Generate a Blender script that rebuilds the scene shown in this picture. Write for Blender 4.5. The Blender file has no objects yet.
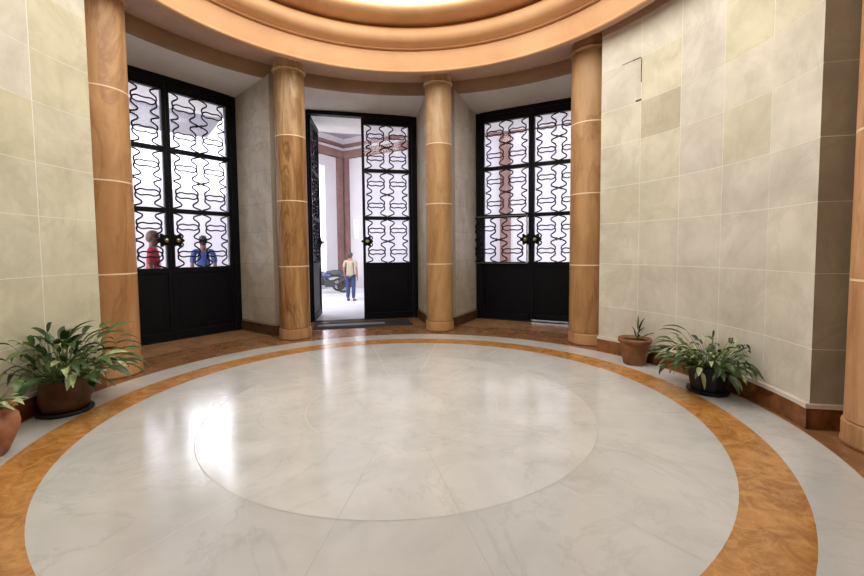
import bpy, bmesh, math, random
from mathutils import Vector, Matrix, Euler, Quaternion

PI = math.pi
R_ = math.radians
SC = bpy.context.scene
COL = SC.collection
random.seed(7)

# ------------------------------------------------------------------ camera
CAM_H = 1.4
F_PX, PITCH, ROLL = 415.3, 0.0538, -0.0091
cd = bpy.data.cameras.new('camera')
cd.sensor_width = 36.0
cd.lens = 36.0 * F_PX / 864.0
cd.shift_y = -15.0 / 864.0
cd.clip_start = 0.05
cam = bpy.data.objects.new('camera', cd)
COL.objects.link(cam)
cam.matrix_world = Matrix.Translation((0, 0, CAM_H)) @ Matrix.Rotation(PI / 2 - PITCH, 4, 'X') @ Matrix.Rotation(ROLL, 4, 'Z')
SC.camera = cam

# ------------------------------------------------------------------ daylight, sun, exposure
SKY_STRENGTH = 10.0
SKYLIGHT_STRENGTH = 3.1
SKYLIGHT_COLOR = (1.0, 0.97, 0.93)
w = bpy.data.worlds.new('sky')
SC.world = w
w.use_nodes = True
nt = w.node_tree
nt.nodes['Background'].inputs[0].default_value = (0.95, 0.96, 1.0, 1)
nt.nodes['Background'].inputs[1].default_value = SKY_STRENGTH
sd = bpy.data.lights.new('sun', 'SUN')
sd.energy = 1.0
sd.angle = R_(3)
sd.color = (1.0, 0.96, 0.9)
so = bpy.data.objects.new('sun', sd)
COL.objects.link(so)
so.rotation_euler = (R_(38), 0, R_(-35))
vs = SC.view_settings
vs.view_transform = 'Standard'
vs.look = 'None'
vs.exposure = 0.34
vs.gamma = 1.0
vs.use_curve_mapping = False

# ------------------------------------------------------------------ helpers
CX, CY = -0.2788, 3.7556            # centre of the round hall
CEN = Vector((CX, CY, 0))


def pol(R, deg, z=0.0):
    a = R_(deg)
    return Vector((CX + R * math.sin(a), CY + R * math.cos(a), z))


def nic(a, r, t, z=0.0):
    """point in the frame of the niche whose axis points at angle a"""
    a = R_(a)
    return Vector((CX + r * math.sin(a) + t * math.cos(a), CY + r * math.cos(a) - t * math.sin(a), z))


def srgb(r, g, b):
    def f(c):
        c /= 255.0
        return c / 12.92 if c <= 0.04045 else ((c + 0.055) / 1.055) ** 2.4
    return (f(r), f(g), f(b))


class MB:
    def __init__(self):
        self.v, self.f, self.m, self.t, self.s = [], [], [], [], []

    def face(self, pts, m=0, tint=(1, 1, 1), smooth=False):
        i = len(self.v)
        self.v += [tuple(p) for p in pts]
        self.f.append(tuple(range(i, i + len(pts))))
        self.m.append(m); self.t.append(tint); self.s.append(smooth)

    def mesh(self, verts, faces, m=0, tint=(1, 1, 1), smooth=False):
        i = len(self.v)
        self.v += [tuple(p) for p in verts]
        for f in faces:
            self.f.append(tuple(i + k for k in f))
            self.m.append(m); self.t.append(tint); self.s.append(smooth)

    def hexa(self, b, t, m=0, tint=(1, 1, 1)):
        n = len(b)
        vs_ = list(b) + list(t)
        fs = [tuple(reversed(range(n))), tuple(range(n, 2 * n))]
        for k in range(n):
            j = (k + 1) % n
            fs.append((k, j, n + j, n + k))
        self.mesh(vs_, fs, m, tint)

    def prism(self, poly, z0, z1, m=0, tint=(1, 1, 1)):
        self.hexa([(p[0], p[1], z0) for p in poly], [(p[0], p[1], z1) for p in poly], m, tint)

    def box(self, x0, x1, y0, y1, z0, z1, m=0, tint=(1, 1, 1)):
        self.prism([(x0, y0), (x1, y0), (x1, y1), (x0, y1)], z0, z1, m, tint)

    def lathe(self, prof, n=48, m=0, center=(0, 0), a0=0, a1=360, smooth=True, tint=(1, 1, 1), ms=None, ts=None):
        full = abs(a1 - a0) >= 359.9
        cnt = n if full else n + 1
        vs_ = []
        for k in range(cnt):
            a = R_(a0 + (a1 - a0) * k / n)
            for (r, z) in prof:
                vs_.append((center[0] + r * math.sin(a), center[1] + r * math.cos(a), z))
        L = len(prof)
        i0 = len(self.v)
        self.v += vs_
        for k in range(n):
            k2 = (k + 1) % cnt
            for j in range(L - 1):
                a_, b_, c_, d_ = k * L + j, k * L + j + 1, k2 * L + j + 1, k2 * L + j
                self.f.append((i0 + d_, i0 + c_, i0 + b_, i0 + a_))
                self.m.append(ms[j] if ms else m)
                self.t.append(ts[j] if ts else tint)
                self.s.append(smooth)

    def tube(self, pts, r, n=6, m=0, cap=True, smooth=True, tint=(1, 1, 1)):
        pts = [Vector(p) for p in pts]
        rs = r if isinstance(r, (list, tuple)) else [r] * len(pts)
        rings = []
        prev = None
        for i, p in enumerate(pts):
            d = (pts[min(i + 1, len(pts) - 1)] - pts[max(i - 1, 0)])
            if d.length < 1e-9:
                d = Vector((0, 0, 1))
            d.normalize()
            if prev is None:
                ref = Vector((0, 1, 0)) if abs(d.y) < 0.9 else Vector((1, 0, 0))
                u = d.cross(ref).normalized()
            else:
                u = (prev - d * prev.dot(d))
                u = u.normalized() if u.length > 1e-6 else d.orthogonal().normalized()
            prev = u
            v = d.cross(u)
            rings.append([p + (u * math.cos(2 * PI * k / n) + v * math.sin(2 * PI * k / n)) * rs[i] for k in range(n)])
        vs_ = [q for rg in rings for q in rg]
        fs = []
        for i in range(len(rings) - 1):
            for k in range(n):
                j = (k + 1) % n
                fs.append((i * n + k, i * n + j, (i + 1) * n + j, (i + 1) * n + k))
        if cap:
            fs.append(tuple(reversed(range(n))))
            fs.append(tuple(range((len(rings) - 1) * n, len(rings) * n)))
        self.mesh(vs_, fs, m, tint, smooth)

    def ball(self, c, rx, ry=None, rz=None, n=12, m=0, tint=(1, 1, 1)):
        ry = ry or rx; rz = rz or rx
        vs_, fs = [], []
        L = n // 2
        for i in range(L + 1):
            th = PI * i / L
            for k in range(n):
                a = 2 * PI * k / n
                vs_.append((c[0] + rx * math.sin(th) * math.cos(a), c[1] + ry * math.sin(th) * math.sin(a), c[2] + rz * math.cos(th)))
        for i in range(L):
            for k in range(n):
                j = (k + 1) % n
                fs.append((i * n + k, (i + 1) * n + k, (i + 1) * n + j, i * n + j))
        self.mesh(vs_, fs, m, tint, True)

    def build(self, name, mats, parent=None, bevel=0.0, weld=True):
        me = bpy.data.meshes.new(name)
        me.from_pydata(self.v, [], self.f)
        if not isinstance(mats, (list, tuple)):
            mats = [mats]
        for m in mats:
            me.materials.append(m)
        me.polygons.foreach_set('material_index', self.m)
        me.polygons.foreach_set('use_smooth', self.s)
        at = me.attributes.new('tint', 'FLOAT_COLOR', 'FACE')
        buf = []
        for t in self.t:
            buf += [t[0], t[1], t[2], 1.0]
        at.data.foreach_set('color', buf)
        bm = bmesh.new()
        bm.from_mesh(me)
        if weld:
            bmesh.ops.remove_doubles(bm, verts=bm.verts, dist=1e-5)
        bmesh.ops.recalc_face_normals(bm, faces=bm.faces)
        bm.to_mesh(me)
        bm.free()
        o = bpy.data.objects.new(name, me)
        COL.objects.link(o)
        if parent:
            o.parent = parent
        if bevel > 0:
            md = o.modifiers.new('bevel', 'BEVEL')
            md.width = bevel; md.segments = 2; md.limit_method = 'ANGLE'
        return o


def tag(o, label=None, cat=None, group=None, kind=None):
    if label: o['label'] = label
    if cat: o['category'] = cat
    if group: o['group'] = group
    if kind: o['kind'] = kind
    return o


def empty(name, loc=(0, 0, 0), rz=0.0, parent=None):
    o = bpy.data.objects.new(name, None)
    o.empty_display_size = 0.1
    COL.objects.link(o)
    o.location = loc
    o.rotation_euler = (0, 0, rz)
    if parent: o.parent = parent
    return o


def copy_obj(o, parent):
    c = o.copy()
    COL.objects.link(c)
    c.parent = parent
    return c


def copy_tree(o, parent=None):
    kids = list(o.children)
    c = copy_obj(o, parent)
    for k in kids:
        copy_tree(k, c)
    return c


# ------------------------------------------------------------------ materials
class NT:
    def __init__(self, name):
        self.mat = bpy.data.materials.new(name)
        self.mat.use_nodes = True
        self.t = self.mat.node_tree
        self.b = self.t.nodes['Principled BSDF']

    def n(self, typ, **kw):
        nd = self.t.nodes.new(typ)
        for k, v in kw.items():
            if k in nd.inputs.keys() if not k.startswith('_') else False:
                nd.inputs[k].default_value = v
            else:
                setattr(nd, k.lstrip('_'), v)
        return nd

    def l(self, a, b):
        self.t.links.new(a, b)


def rgba(c):
    return (c[0], c[1], c[2], 1.0)


def stone(name, c1, c2, scale=3.0, rough=0.6, vein=None, vein_scale=1.5, vein_w=0.06, bump=0.0, stretch=(1, 1, 1),
          detail=6.0, tint=False, spec=0.4, lo=0.35, hi=0.65, rough_var=0.0, fine=0.0, vein_amt=0.7, dist=0.4):
    k = NT(name)
    tc = k.n('ShaderNodeTexCoord')
    mp = k.n('ShaderNodeMapping')
    mp.inputs['Scale'].default_value = stretch
    oi = k.n('ShaderNodeObjectInfo')
    mul = k.n('ShaderNodeMath'); mul.operation = 'MULTIPLY'; mul.inputs[1].default_value = 37.0
    k.l(oi.outputs['Random'], mul.inputs[0])
    cmb = k.n('ShaderNodeCombineXYZ')
    k.l(mul.outputs[0], cmb.inputs[0]); k.l(mul.outputs[0], cmb.inputs[2])
    k.l(tc.outputs['Object'], mp.inputs['Vector'])
    k.l(cmb.outputs[0], mp.inputs['Location'])
    no = k.n('ShaderNodeTexNoise')
    no.inputs['Scale'].default_value = scale
    no.inputs['Detail'].default_value = detail
    no.inputs['Roughness'].default_value = 0.6
    no.inputs['Distortion'].default_value = dist
    k.l(mp.outputs[0], no.inputs['Vector'])
    rp = k.n('ShaderNodeValToRGB')
    rp.color_ramp.elements[0].position = lo; rp.color_ramp.elements[0].color = rgba(c1)
    rp.color_ramp.elements[1].position = hi; rp.color_ramp.elements[1].color = rgba(c2)
    k.l(no.outputs['Fac'], rp.inputs[0])
    out = rp.outputs[0]
    if vein:
        n2 = k.n('ShaderNodeTexNoise')
        n2.inputs['Scale'].default_value = vein_scale
        n2.inputs['Detail'].default_value = 8.0
        n2.inputs['Roughness'].default_value = 0.62
        n2.inputs['Distortion'].default_value = 1.2
        k.l(mp.outputs[0], n2.inputs['Vector'])
        s = k.n('ShaderNodeMath'); s.operation = 'SUBTRACT'; s.inputs[1].default_value = 0.5
        k.l(n2.outputs['Fac'], s.inputs[0])
        ab = k.n('ShaderNodeMath'); ab.operation = 'ABSOLUTE'
        k.l(s.outputs[0], ab.inputs[0])
        mr = k.n('ShaderNodeMapRange')
        mr.inputs['From Min'].default_value = 0.0; mr.inputs['From Max'].default_value = vein_w
        mr.inputs['To Min'].default_value = vein_amt; mr.inputs['To Max'].default_value = 0.0
        k.l(ab.outputs[0], mr.inputs['Value'])
        n3 = k.n('ShaderNodeTexNoise')
        n3.inputs['Scale'].default_value = vein_scale * 0.8
        k.l(mp.outputs[0], n3.inputs['Vector'])
        mm = k.n('ShaderNodeMath'); mm.operation = 'MULTIPLY'
        k.l(mr.outputs[0], mm.inputs[0]); k.l(n3.outputs['Fac'], mm.inputs[1])
        mx = k.n('ShaderNodeMix'); mx.data_type = 'RGBA'
        k.l(mm.outputs[0], mx.inputs[0]); k.l(out, mx.inputs[6]); mx.inputs[7].default_value = rgba(vein)
        out = mx.outputs[2]
    if tint:
        at = k.n('ShaderNodeAttribute'); at.attribute_name = 'tint'
        mx = k.n('ShaderNodeMix'); mx.data_type = 'RGBA'; mx.blend_type = 'MULTIPLY'
        mx.inputs[0].default_value = 1.0
        k.l(out, mx.inputs[6]); k.l(at.outputs['Color'], mx.inputs[7])
        out = mx.outputs[2]
    k.l(out, k.b.inputs['Base Color'])
    k.b.inputs['Roughness'].default_value = rough
    k.b.inputs['Specular IOR Level'].default_value = spec
    if rough_var:
        mr = k.n('ShaderNodeMapRange')
        mr.inputs['To Min'].default_value = rough - rough_var; mr.inputs['To Max'].default_value = rough + rough_var
        k.l(no.outputs['Fac'], mr.inputs['Value'])
        k.l(mr.outputs[0], k.b.inputs['Roughness'])
    if bump:
        bp = k.n('ShaderNodeBump')
        bp.inputs['Strength'].default_value = bump
        bp.inputs['Distance'].default_value = 0.01
        k.l(no.outputs['Fac'], bp.inputs['Height'])
        k.l(bp.outputs[0], k.b.inputs['Normal'])
    return k.mat


def plain(name, c, rough=0.5, metal=0.0, spec=0.5, var=0.12, scale=20.0, emit=None):
    k = NT(name)
    tc = k.n('ShaderNodeTexCoord')
    no = k.n('ShaderNodeTexNoise'); no.inputs['Scale'].default_value = scale
    k.l(tc.outputs['Object'], no.inputs['Vector'])
    mr = k.n('ShaderNodeMapRange')
    mr.inputs['To Min'].default_value = 1 - var; mr.inputs['To Max'].default_value = 1 + var
    k.l(no.outputs['Fac'], mr.inputs['Value'])
    mx = k.n('ShaderNodeMix'); mx.data_type = 'RGBA'; mx.blend_type = 'MULTIPLY'; mx.inputs[0].default_value = 1.0
    mx.inputs[6].default_value = rgba(c)
    k.l(mr.outputs[0], mx.inputs[7])
    k.l(mx.outputs[2], k.b.inputs['Base Color'])
    k.b.inputs['Roughness'].default_value = rough
    k.b.inputs['Metallic'].default_value = metal
    k.b.inputs['Specular IOR Level'].default_value = spec
    if emit:
        k.b.inputs['Emission Color'].default_value = rgba(emit[0])
        k.b.inputs['Emission Strength'].default_value = emit[1]
    return k.mat


M = {}
M['white_marble'] = stone('white_marble', srgb(189, 189, 185), srgb(207, 207, 203), 1.6, rough=0.15, vein=srgb(140, 138, 132),
                          vein_scale=0.9, vein_w=0.02, vein_amt=0.3, spec=0.85, rough_var=0.03)
M['white_marble_center'] = stone('white_marble_center', srgb(197, 197, 192), srgb(214, 214, 209), 2.0, rough=0.15,
                                 vein=srgb(148, 144, 138), vein_scale=1.1, vein_w=0.018, vein_amt=0.3, spec=0.85, rough_var=0.03)
M['floor_joint'] = plain('floor_joint', srgb(172, 170, 164), 0.5)
M['floor_joint_pale'] = plain('floor_joint_pale', srgb(192, 192, 188), 0.4)
M['orange_marble'] = stone('orange_marble', srgb(158, 104, 48), srgb(204, 148, 82), 7.0, rough=0.2, vein=srgb(222, 176, 108),
                           vein_scale=4.0, vein_w=0.03, vein_amt=0.6, spec=0.75, detail=10, dist=1.2)
M['brown_marble'] = stone('brown_marble', srgb(124, 88, 58), srgb(150, 110, 76), 4.0, rough=0.2, vein=srgb(186, 136, 82),
                          vein_scale=3.0, vein_w=0.02, vein_amt=0.6, spec=0.4, detail=10, dist=1.0)
M['niche_marble'] = stone('niche_marble', srgb(146, 108, 76), srgb(172, 132, 96), 3.0, rough=0.24, vein=srgb(200, 156, 106),
                          vein_scale=2.0, vein_w=0.02, vein_amt=0.5, spec=0.4, detail=8, dist=0.8)
M['base_marble'] = stone('base_marble', srgb(96, 56, 30), srgb(150, 96, 52), 6.0, rough=0.3, spec=0.4, detail=10, dist=1.0)
M['dark_base'] = stone('dark_base', srgb(74, 54, 38), srgb(108, 78, 54), 5.0, rough=0.35, spec=0.35)
M['fillet'] = plain('fillet', srgb(215, 205, 190), 0.5)
M['tile'] = stone('tile', srgb(207, 203, 190), srgb(229, 226, 214), 2.2, rough=0.5, vein=srgb(176, 168, 146), vein_scale=1.2,
                  vein_w=0.05, vein_amt=0.35, tint=True, spec=0.3)
M['grout'] = plain('grout', srgb(240, 236, 224), 0.8)
M['grey_tile'] = stone('grey_tile', srgb(204, 198, 182), srgb(224, 218, 202), 2.0, rough=0.55, vein=srgb(130, 124, 114),
                       vein_scale=1.4, vein_w=0.05, vein_amt=0.4, tint=True, spec=0.3)
M['grey_grout'] = plain('grey_grout', srgb(176, 168, 154), 0.8)
M['column'] = stone('column', srgb(196, 154, 108), srgb(226, 188, 140), 3.2, rough=0.42, stretch=(1.6, 1.6, 0.35),
                    vein=srgb(120, 66, 28), vein_scale=1.1, vein_w=0.035, vein_amt=0.55, tint=True, spec=0.4)
M['column_streaked'] = stone('column_streaked', srgb(180, 132, 84), srgb(226, 190, 140), 3.6, rough=0.42, stretch=(2.2, 2.2, 0.3), vein=srgb(84, 44, 18), vein_scale=1.7, vein_w=0.05, vein_amt=0.95, tint=True, spec=0.4)
M['mortar'] = plain('mortar', srgb(236, 214, 182), 0.7)
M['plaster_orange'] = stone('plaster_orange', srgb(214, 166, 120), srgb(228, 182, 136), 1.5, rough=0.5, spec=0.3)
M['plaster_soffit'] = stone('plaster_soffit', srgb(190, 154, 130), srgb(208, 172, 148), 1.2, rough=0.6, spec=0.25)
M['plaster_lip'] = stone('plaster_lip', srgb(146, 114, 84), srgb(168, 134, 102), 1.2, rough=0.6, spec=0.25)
M['plaster_grey'] = stone('plaster_grey', srgb(226, 220, 214), srgb(238, 233, 228), 1.6, rough=0.75, spec=0.2)
M['white_plaster'] = plain('white_plaster', srgb(226, 220, 214), 0.8, var=0.04, scale=2)
M['dim_hall_brown'] = stone('dim_hall_brown', srgb(70, 54, 42), srgb(92, 72, 56), 2.0, rough=0.5, stretch=(6, 6, 0.6))  # dimness of the hall put into the wall colour, keeps its bounce low
M['black_metal'] = plain('black_metal', (0.004, 0.0045, 0.007), 0.5, 0.0, 0.16, var=0.3)
M['wrought_iron'] = plain('wrought_iron', (0.006, 0.0065, 0.01), 0.5, 0.0, 0.2)
M['brass'] = plain('brass', srgb(205, 190, 140), 0.3, 1.0, 0.5)
M['steel'] = plain('steel', srgb(150, 152, 158), 0.35, 0.9, 0.5)
M['terracotta'] = stone('terracotta', srgb(124, 84, 54), srgb(162, 116, 80), 6.0, rough=0.65, spec=0.25, bump=0.2)
M['brown_glaze'] = stone('brown_glaze', srgb(70, 42, 22), srgb(104, 66, 36), 5.0, rough=0.45, spec=0.35)
M['terracotta_pale'] = stone('terracotta_pale', srgb(146, 94, 68), srgb(188, 134, 104), 6.0, rough=0.7, spec=0.25, bump=0.2)
M['black_plastic'] = plain('black_plastic', (0.012, 0.012, 0.016), 0.45, 0.0, 0.4)
M['soil'] = plain('soil', srgb(46, 34, 24), 0.95, var=0.5, scale=60)
M['rubber'] = plain('rubber', (0.02, 0.022, 0.026), 0.85, var=0.5, scale=90)
M['mat_strip'] = plain('mat_strip', srgb(120, 122, 128), 0.6)
M['leaf_dark'] = stone('leaf_dark', srgb(32, 54, 24), srgb(62, 88, 42), 14.0, rough=0.42, spec=0.4)
M['leaf_mid'] = stone('leaf_mid', srgb(54, 80, 38), srgb(96, 120, 62), 14.0, rough=0.42, spec=0.4)
M['leaf_pale'] = stone('leaf_pale', srgb(128, 150, 96), srgb(190, 200, 152), 30.0, rough=0.45, spec=0.4)
M['stem'] = plain('stem', srgb(92, 112, 58), 0.6)
M['pave'] = stone('pave', srgb(148, 148, 154), srgb(168, 168, 174), 0.8, rough=0.6, spec=0.3)
M['outer_wall'] = plain('outer_wall', srgb(158, 153, 158), 0.8, var=0.05, scale=1.5)
M['backdrop_wall'] = plain('backdrop_wall', srgb(140, 136, 142), 0.85, var=0.08, scale=0.5)
M['outer_brown'] = stone('outer_brown', srgb(90, 64, 60), srgb(106, 78, 74), 2.0, rough=0.7)
M['skin'] = plain('skin', srgb(120, 80, 62), 0.55, var=0.05)
M['hair'] = plain('hair', srgb(30, 24, 22), 0.6)
M['hair_brown'] = plain('hair_brown', srgb(96, 66, 52), 0.6)
M['shirt_beige'] = plain('shirt_beige', srgb(122, 113, 98), 0.85, var=0.08)
M['jeans'] = plain('jeans', srgb(26, 36, 72), 0.85, var=0.15)
M['shoe'] = plain('shoe', srgb(36, 32, 34), 0.6)
M['shirt_red'] = plain('shirt_red', srgb(168, 8, 46), 0.8)
M['shirt_blue'] = plain('shirt_blue', srgb(52, 66, 120), 0.85)
M['trouser_dark'] = plain('trouser_dark', srgb(50, 52, 66), 0.85)
M['moto_paint'] = plain('moto_paint', srgb(46, 50, 84), 0.35)
M['moto_black'] = plain('moto_black', srgb(26, 26, 32), 0.6)
M['plaque'] = plain('plaque', srgb(245, 245, 240), 0.6, var=0.02)


def glass_mat():
    k = NT('door_glass')
    nt_ = k.t
    nt_.nodes.remove(k.b)
    tr = k.n('ShaderNodeBsdfTransparent'); tr.inputs[0].default_value = (0.95, 0.96, 0.98, 1)
    tl = k.n('ShaderNodeBsdfTranslucent'); tl.inputs[0].default_value = (0.8, 0.82, 0.9, 1)
    gl = k.n('ShaderNodeBsdfGlossy'); gl.inputs['Roughness'].default_value = 0.08
    gl.inputs[0].default_value = (0.9, 0.92, 0.95, 1)
    m1 = k.n('ShaderNodeMixShader'); m1.inputs[0].default_value = 0.0
    k.l(tr.outputs[0], m1.inputs[1]); k.l(tl.outputs[0], m1.inputs[2])
    fr = k.n('ShaderNodeFresnel'); fr.inputs['IOR'].default_value = 1.35
    m2 = k.n('ShaderNodeMixShader')
    k.l(fr.outputs[0], m2.inputs[0]); k.l(m1.outputs[0], m2.inputs[1]); k.l(gl.outputs[0], m2.inputs[2])
    k.l(m2.outputs[0], nt_.nodes['Material Output'].inputs['Surface'])
    return k.mat


M['glass'] = glass_mat()


def skylight_mat():
    k = NT('lit_frosted_glass')
    k.b.inputs['Base Color'].default_value = (0.9, 0.9, 0.9, 1)
    k.b.inputs['Emission Color'].default_value = rgba(SKYLIGHT_COLOR)
    k.b.inputs['Emission Strength'].default_value = SKYLIGHT_STRENGTH
    return k.mat


M['skylight'] = skylight_mat()

# ------------------------------------------------------------------ layout constants
COLS = {1: -73.7, 2: -33.3, 3: 6.6, 4: 47.0, 5: 105.6}
COLR = {1: 1.17, 2: 1.02, 3: 1.0, 4: 1.17, 5: 1.0}
NICHE = {1: -53.6, 2: -13.4, 3: 27.25}
RC = 3.58
HW = 1.13            # half width of a niche
DR = 4.82            # distance of the door planes from the centre
ZC = 4.26            # soffit
ROWS = [0.2, 0.62, 1.2, 1.74, 2.22, 2.76, 3.22, 3.76, 4.222]

# ------------------------------------------------------------------ floor
mb = MB()
N = 160


def ring(mb, r0, r1, m, z=0.0, n=N, a0=0, a1=360):
    for k in range(n):
        b0 = a0 + (a1 - a0) * k / n; b1 = a0 + (a1 - a0) * (k + 1) / n
        if r0 <= 0:
            mb.face([pol(0, 0, z), pol(r1, b1, z), pol(r1, b0, z)], m)
        else:
            mb.face([pol(r0, b0, z), pol(r0, b1, z), pol(r1, b1, z), pol(r1, b0, z)], m)


ring(mb, 0, 0.86, 1)
ring(mb, 0.86, 1.669, 1)
ring(mb, 1.669, 2.4935, 0)
ring(mb, 2.4935, 2.80, 2)
ring(mb, 2.80, 3.167, 0)
ring(mb, 3.167, 3.97, 3)
ring(mb, 3.97, 4.99, 4)
ring(mb, 4.99, 6.3, 4, n=110, a0=62, a1=272)
zz = 0.0006
for r in (0.86, 1.669):
    ring(mb, r - 0.003, r + 0.003, 5 if r > 1 else 6, zz)
for r in (2.4935, 2.80, 3.167):
    ring(mb, r - 0.003, r + 0.003, 2, zz)
for k in range(16):
    a = 165.4 + 22.5 * k
    for r0, r1 in ((0.865, 1.666), (1.672, 2.49)):
        d = 0.0022
        off = Vector((math.cos(R_(a)), -math.sin(R_(a)), 0)) * d
        p0, p1 = pol(r0, a, zz), pol(r1, a, zz)
        mb.face([p0 - off, p0 + off, p1 + off, p1 - off], 5 if k in (0, 1) else 6)
fl = mb.build('floor', [M['white_marble'], M['white_marble_center'], M['orange_marble'], M['brown_marble'], M['niche_marble'], M['floor_joint'], M['floor_joint_pale']], weld=False)
tag(fl, 'polished white marble floor with concentric orange and brown rings', 'floor', kind='structure')

# ------------------------------------------------------------------ ceiling: soffit, fascia, mouldings
prof = [(4.07, 4.30), (4.07, 4.255), (4.03, 4.252)]
prof += [(4.03 - 0.17 * math.sin(R_(90 * q / 6)), 4.405 - 0.153 * math.cos(R_(90 * q / 6))) for q in range(1, 7)]
N_LIP = len(prof) - 1
prof += [(3.05, 4.405), (3.21, 4.285 + 0.0), (3.14, 4.285)]
N_SOF = len(prof) - 1
prof += [(3.115, 4.293), (3.108, 4.310), (3.115, 4.327), (3.132, 4.333), (3.127, 4.345), (3.10, 4.595)]
prof += [(3.135, 4.600), (3.135, 4.614), (3.07, 4.618), (3.066, 4.636)]
for k in range(9):
    th = R_(-60 + 150 * k / 8)
    prof.append((3.02 - 0.15 * math.cos(th), 4.765 + 0.125 * math.sin(th)))
prof += [(2.97, 4.892), (3.04, 4.90), (3.04, 4.935), (2.84, 4.925)]
for k in range(9):
    th = R_(-70 + 150 * k / 8)
    prof.append((2.80 - 0.19 * math.cos(th), 5.010 + 0.09 * math.sin(th)))
prof += [(2.70, 5.11)]
prof = prof[:N_SOF - 1] + [(r - 0.16, z - 0.075) for r, z in prof[N_SOF - 1:]]
mb = MB()
ms = []
for j in range(len(prof) - 1):
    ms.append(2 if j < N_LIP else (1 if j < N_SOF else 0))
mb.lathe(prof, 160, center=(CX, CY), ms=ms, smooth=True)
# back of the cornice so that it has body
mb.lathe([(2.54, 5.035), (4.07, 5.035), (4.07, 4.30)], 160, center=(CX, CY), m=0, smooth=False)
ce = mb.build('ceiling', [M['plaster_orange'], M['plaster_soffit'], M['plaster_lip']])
md = ce.modifiers.new('edge_split', 'EDGE_SPLIT'); md.split_angle = R_(38)
tag(ce, 'round orange moulded cornice carried by the columns', 'ceiling', kind='structure')
mb = MB()
mb.lathe([(4.0, 4.268), (4.86, 4.138), (6.3, 4.138), (6.3, 4.45), (4.0, 4.45), (4.0, 4.268)], 120, center=(CX, CY), smooth=False)
cg = mb.build('ceiling_niche', M['plaster_grey'])
tag(cg, 'flat grey plaster ceiling over the door niches', 'ceiling', kind='structure')
mb = MB()
pr = [(2.50, 5.01)]
for k in range(1, 9):
    th = R_(90 * k / 8)
    pr.append((2.50 * math.cos(th), 5.01 + 0.55 * math.sin(th)))
mb.lathe(pr, 96, center=(CX, CY))
sk = mb.build('window_1', M['skylight'])
tag(sk, 'bright round skylight in the middle of the cornice', 'skylight', kind='structure')

# ------------------------------------------------------------------ walls
def arcpts(R, a0, a1, n):
    return [pol(R, a0 + (a1 - a0) * k / n) for k in range(n + 1)]


RN = math.sqrt(3.91 ** 2 - HW ** 2)
GREYS = [(0.97, 0.96, 0.94), (1.0, 1.0, 1.0), (0.93, 0.93, 0.92), (1.02, 1.0, 0.97)]


def reveal_tiles(mb, a, side, r0, r1, m):
    """tile slabs on one reveal of a niche"""
    rng = random.Random(int(a * 7 + side * 3))
    t = side * HW
    cols_ = [r0 + 0.005, r0 + 0.20, r0 + 0.66, r1]
    for i in range(len(ROWS) - 1):
        for j in range(len(cols_) - 1):
            g = 0.003
            z0, z1 = ROWS[i] + g, min(ROWS[i + 1] - g, 4.285) if i < len(ROWS) - 2 else 4.28
            ra, rb = cols_[j] + g, cols_[j + 1] - g
            d = -side * 0.002
            p = [nic(a, ra, t, z0), nic(a, rb, t, z0), nic(a, rb, t, z1), nic(a, ra, t, z1)]
            q = [nic(a, ra, t + d, z0), nic(a, rb, t + d, z0), nic(a, rb, t + d, z1), nic(a, ra, t + d, z1)]
            mb.hexa(p, q, m, rng.choice(GREYS))
    d = -side * 0.03
    p = [nic(a, r0 + 0.002, t, 0), nic(a, r1, t, 0), nic(a, r1, t, 0.17), nic(a, r0 + 0.002, t, 0.17)]
    q = [nic(a, r0 + 0.002, t + d, 0), nic(a, r1, t + d, 0), nic(a, r1, t + d, 0.17), nic(a, r0 + 0.002, t + d, 0.17)]
    mb.hexa(p, q, 2)


REND = DR - 0.03
for (na, nb), lab in (((1, 2), 'grey stone pier between the left and middle doors'), ((2, 3), 'grey stone pier between the middle and right doors')):
    A, B = NICHE[na], NICHE[nb]
    mb = MB()
    mb.prism([nic(A, RN, HW), nic(A, 5.15, HW), nic(B, 5.15, -HW), nic(B, RN, -HW)], 0, 4.40, 0)
    reveal_tiles(mb, A, 1, RN, REND, 1)
    reveal_tiles(mb, B, -1, RN, REND, 1)
    fa, fb = nic(A, RN, HW), nic(B, RN, -HW)
    dv = (CEN - (fa + fb) / 2); dv.z = 0; dv.normalize(); dv *= 0.012
    mb.prism([fa, fb, fb + dv, fa + dv], 0, 0.17, 2)
    o = mb.build('wall_front', [M['grey_grout'], M['grey_tile'], M['dark_base']])
    tag(o, lab, 'wall', kind='structure')

BEIGE = (0.95, 0.94, 0.86)
GREY = (0.93, 0.91, 0.88)
GREEN = (0.92, 0.91, 0.74)
DARK = (0.76, 0.73, 0.62)
PALE = (1.0, 0.99, 0.95)
LILAC = (0.90, 0.87, 0.85)


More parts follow.
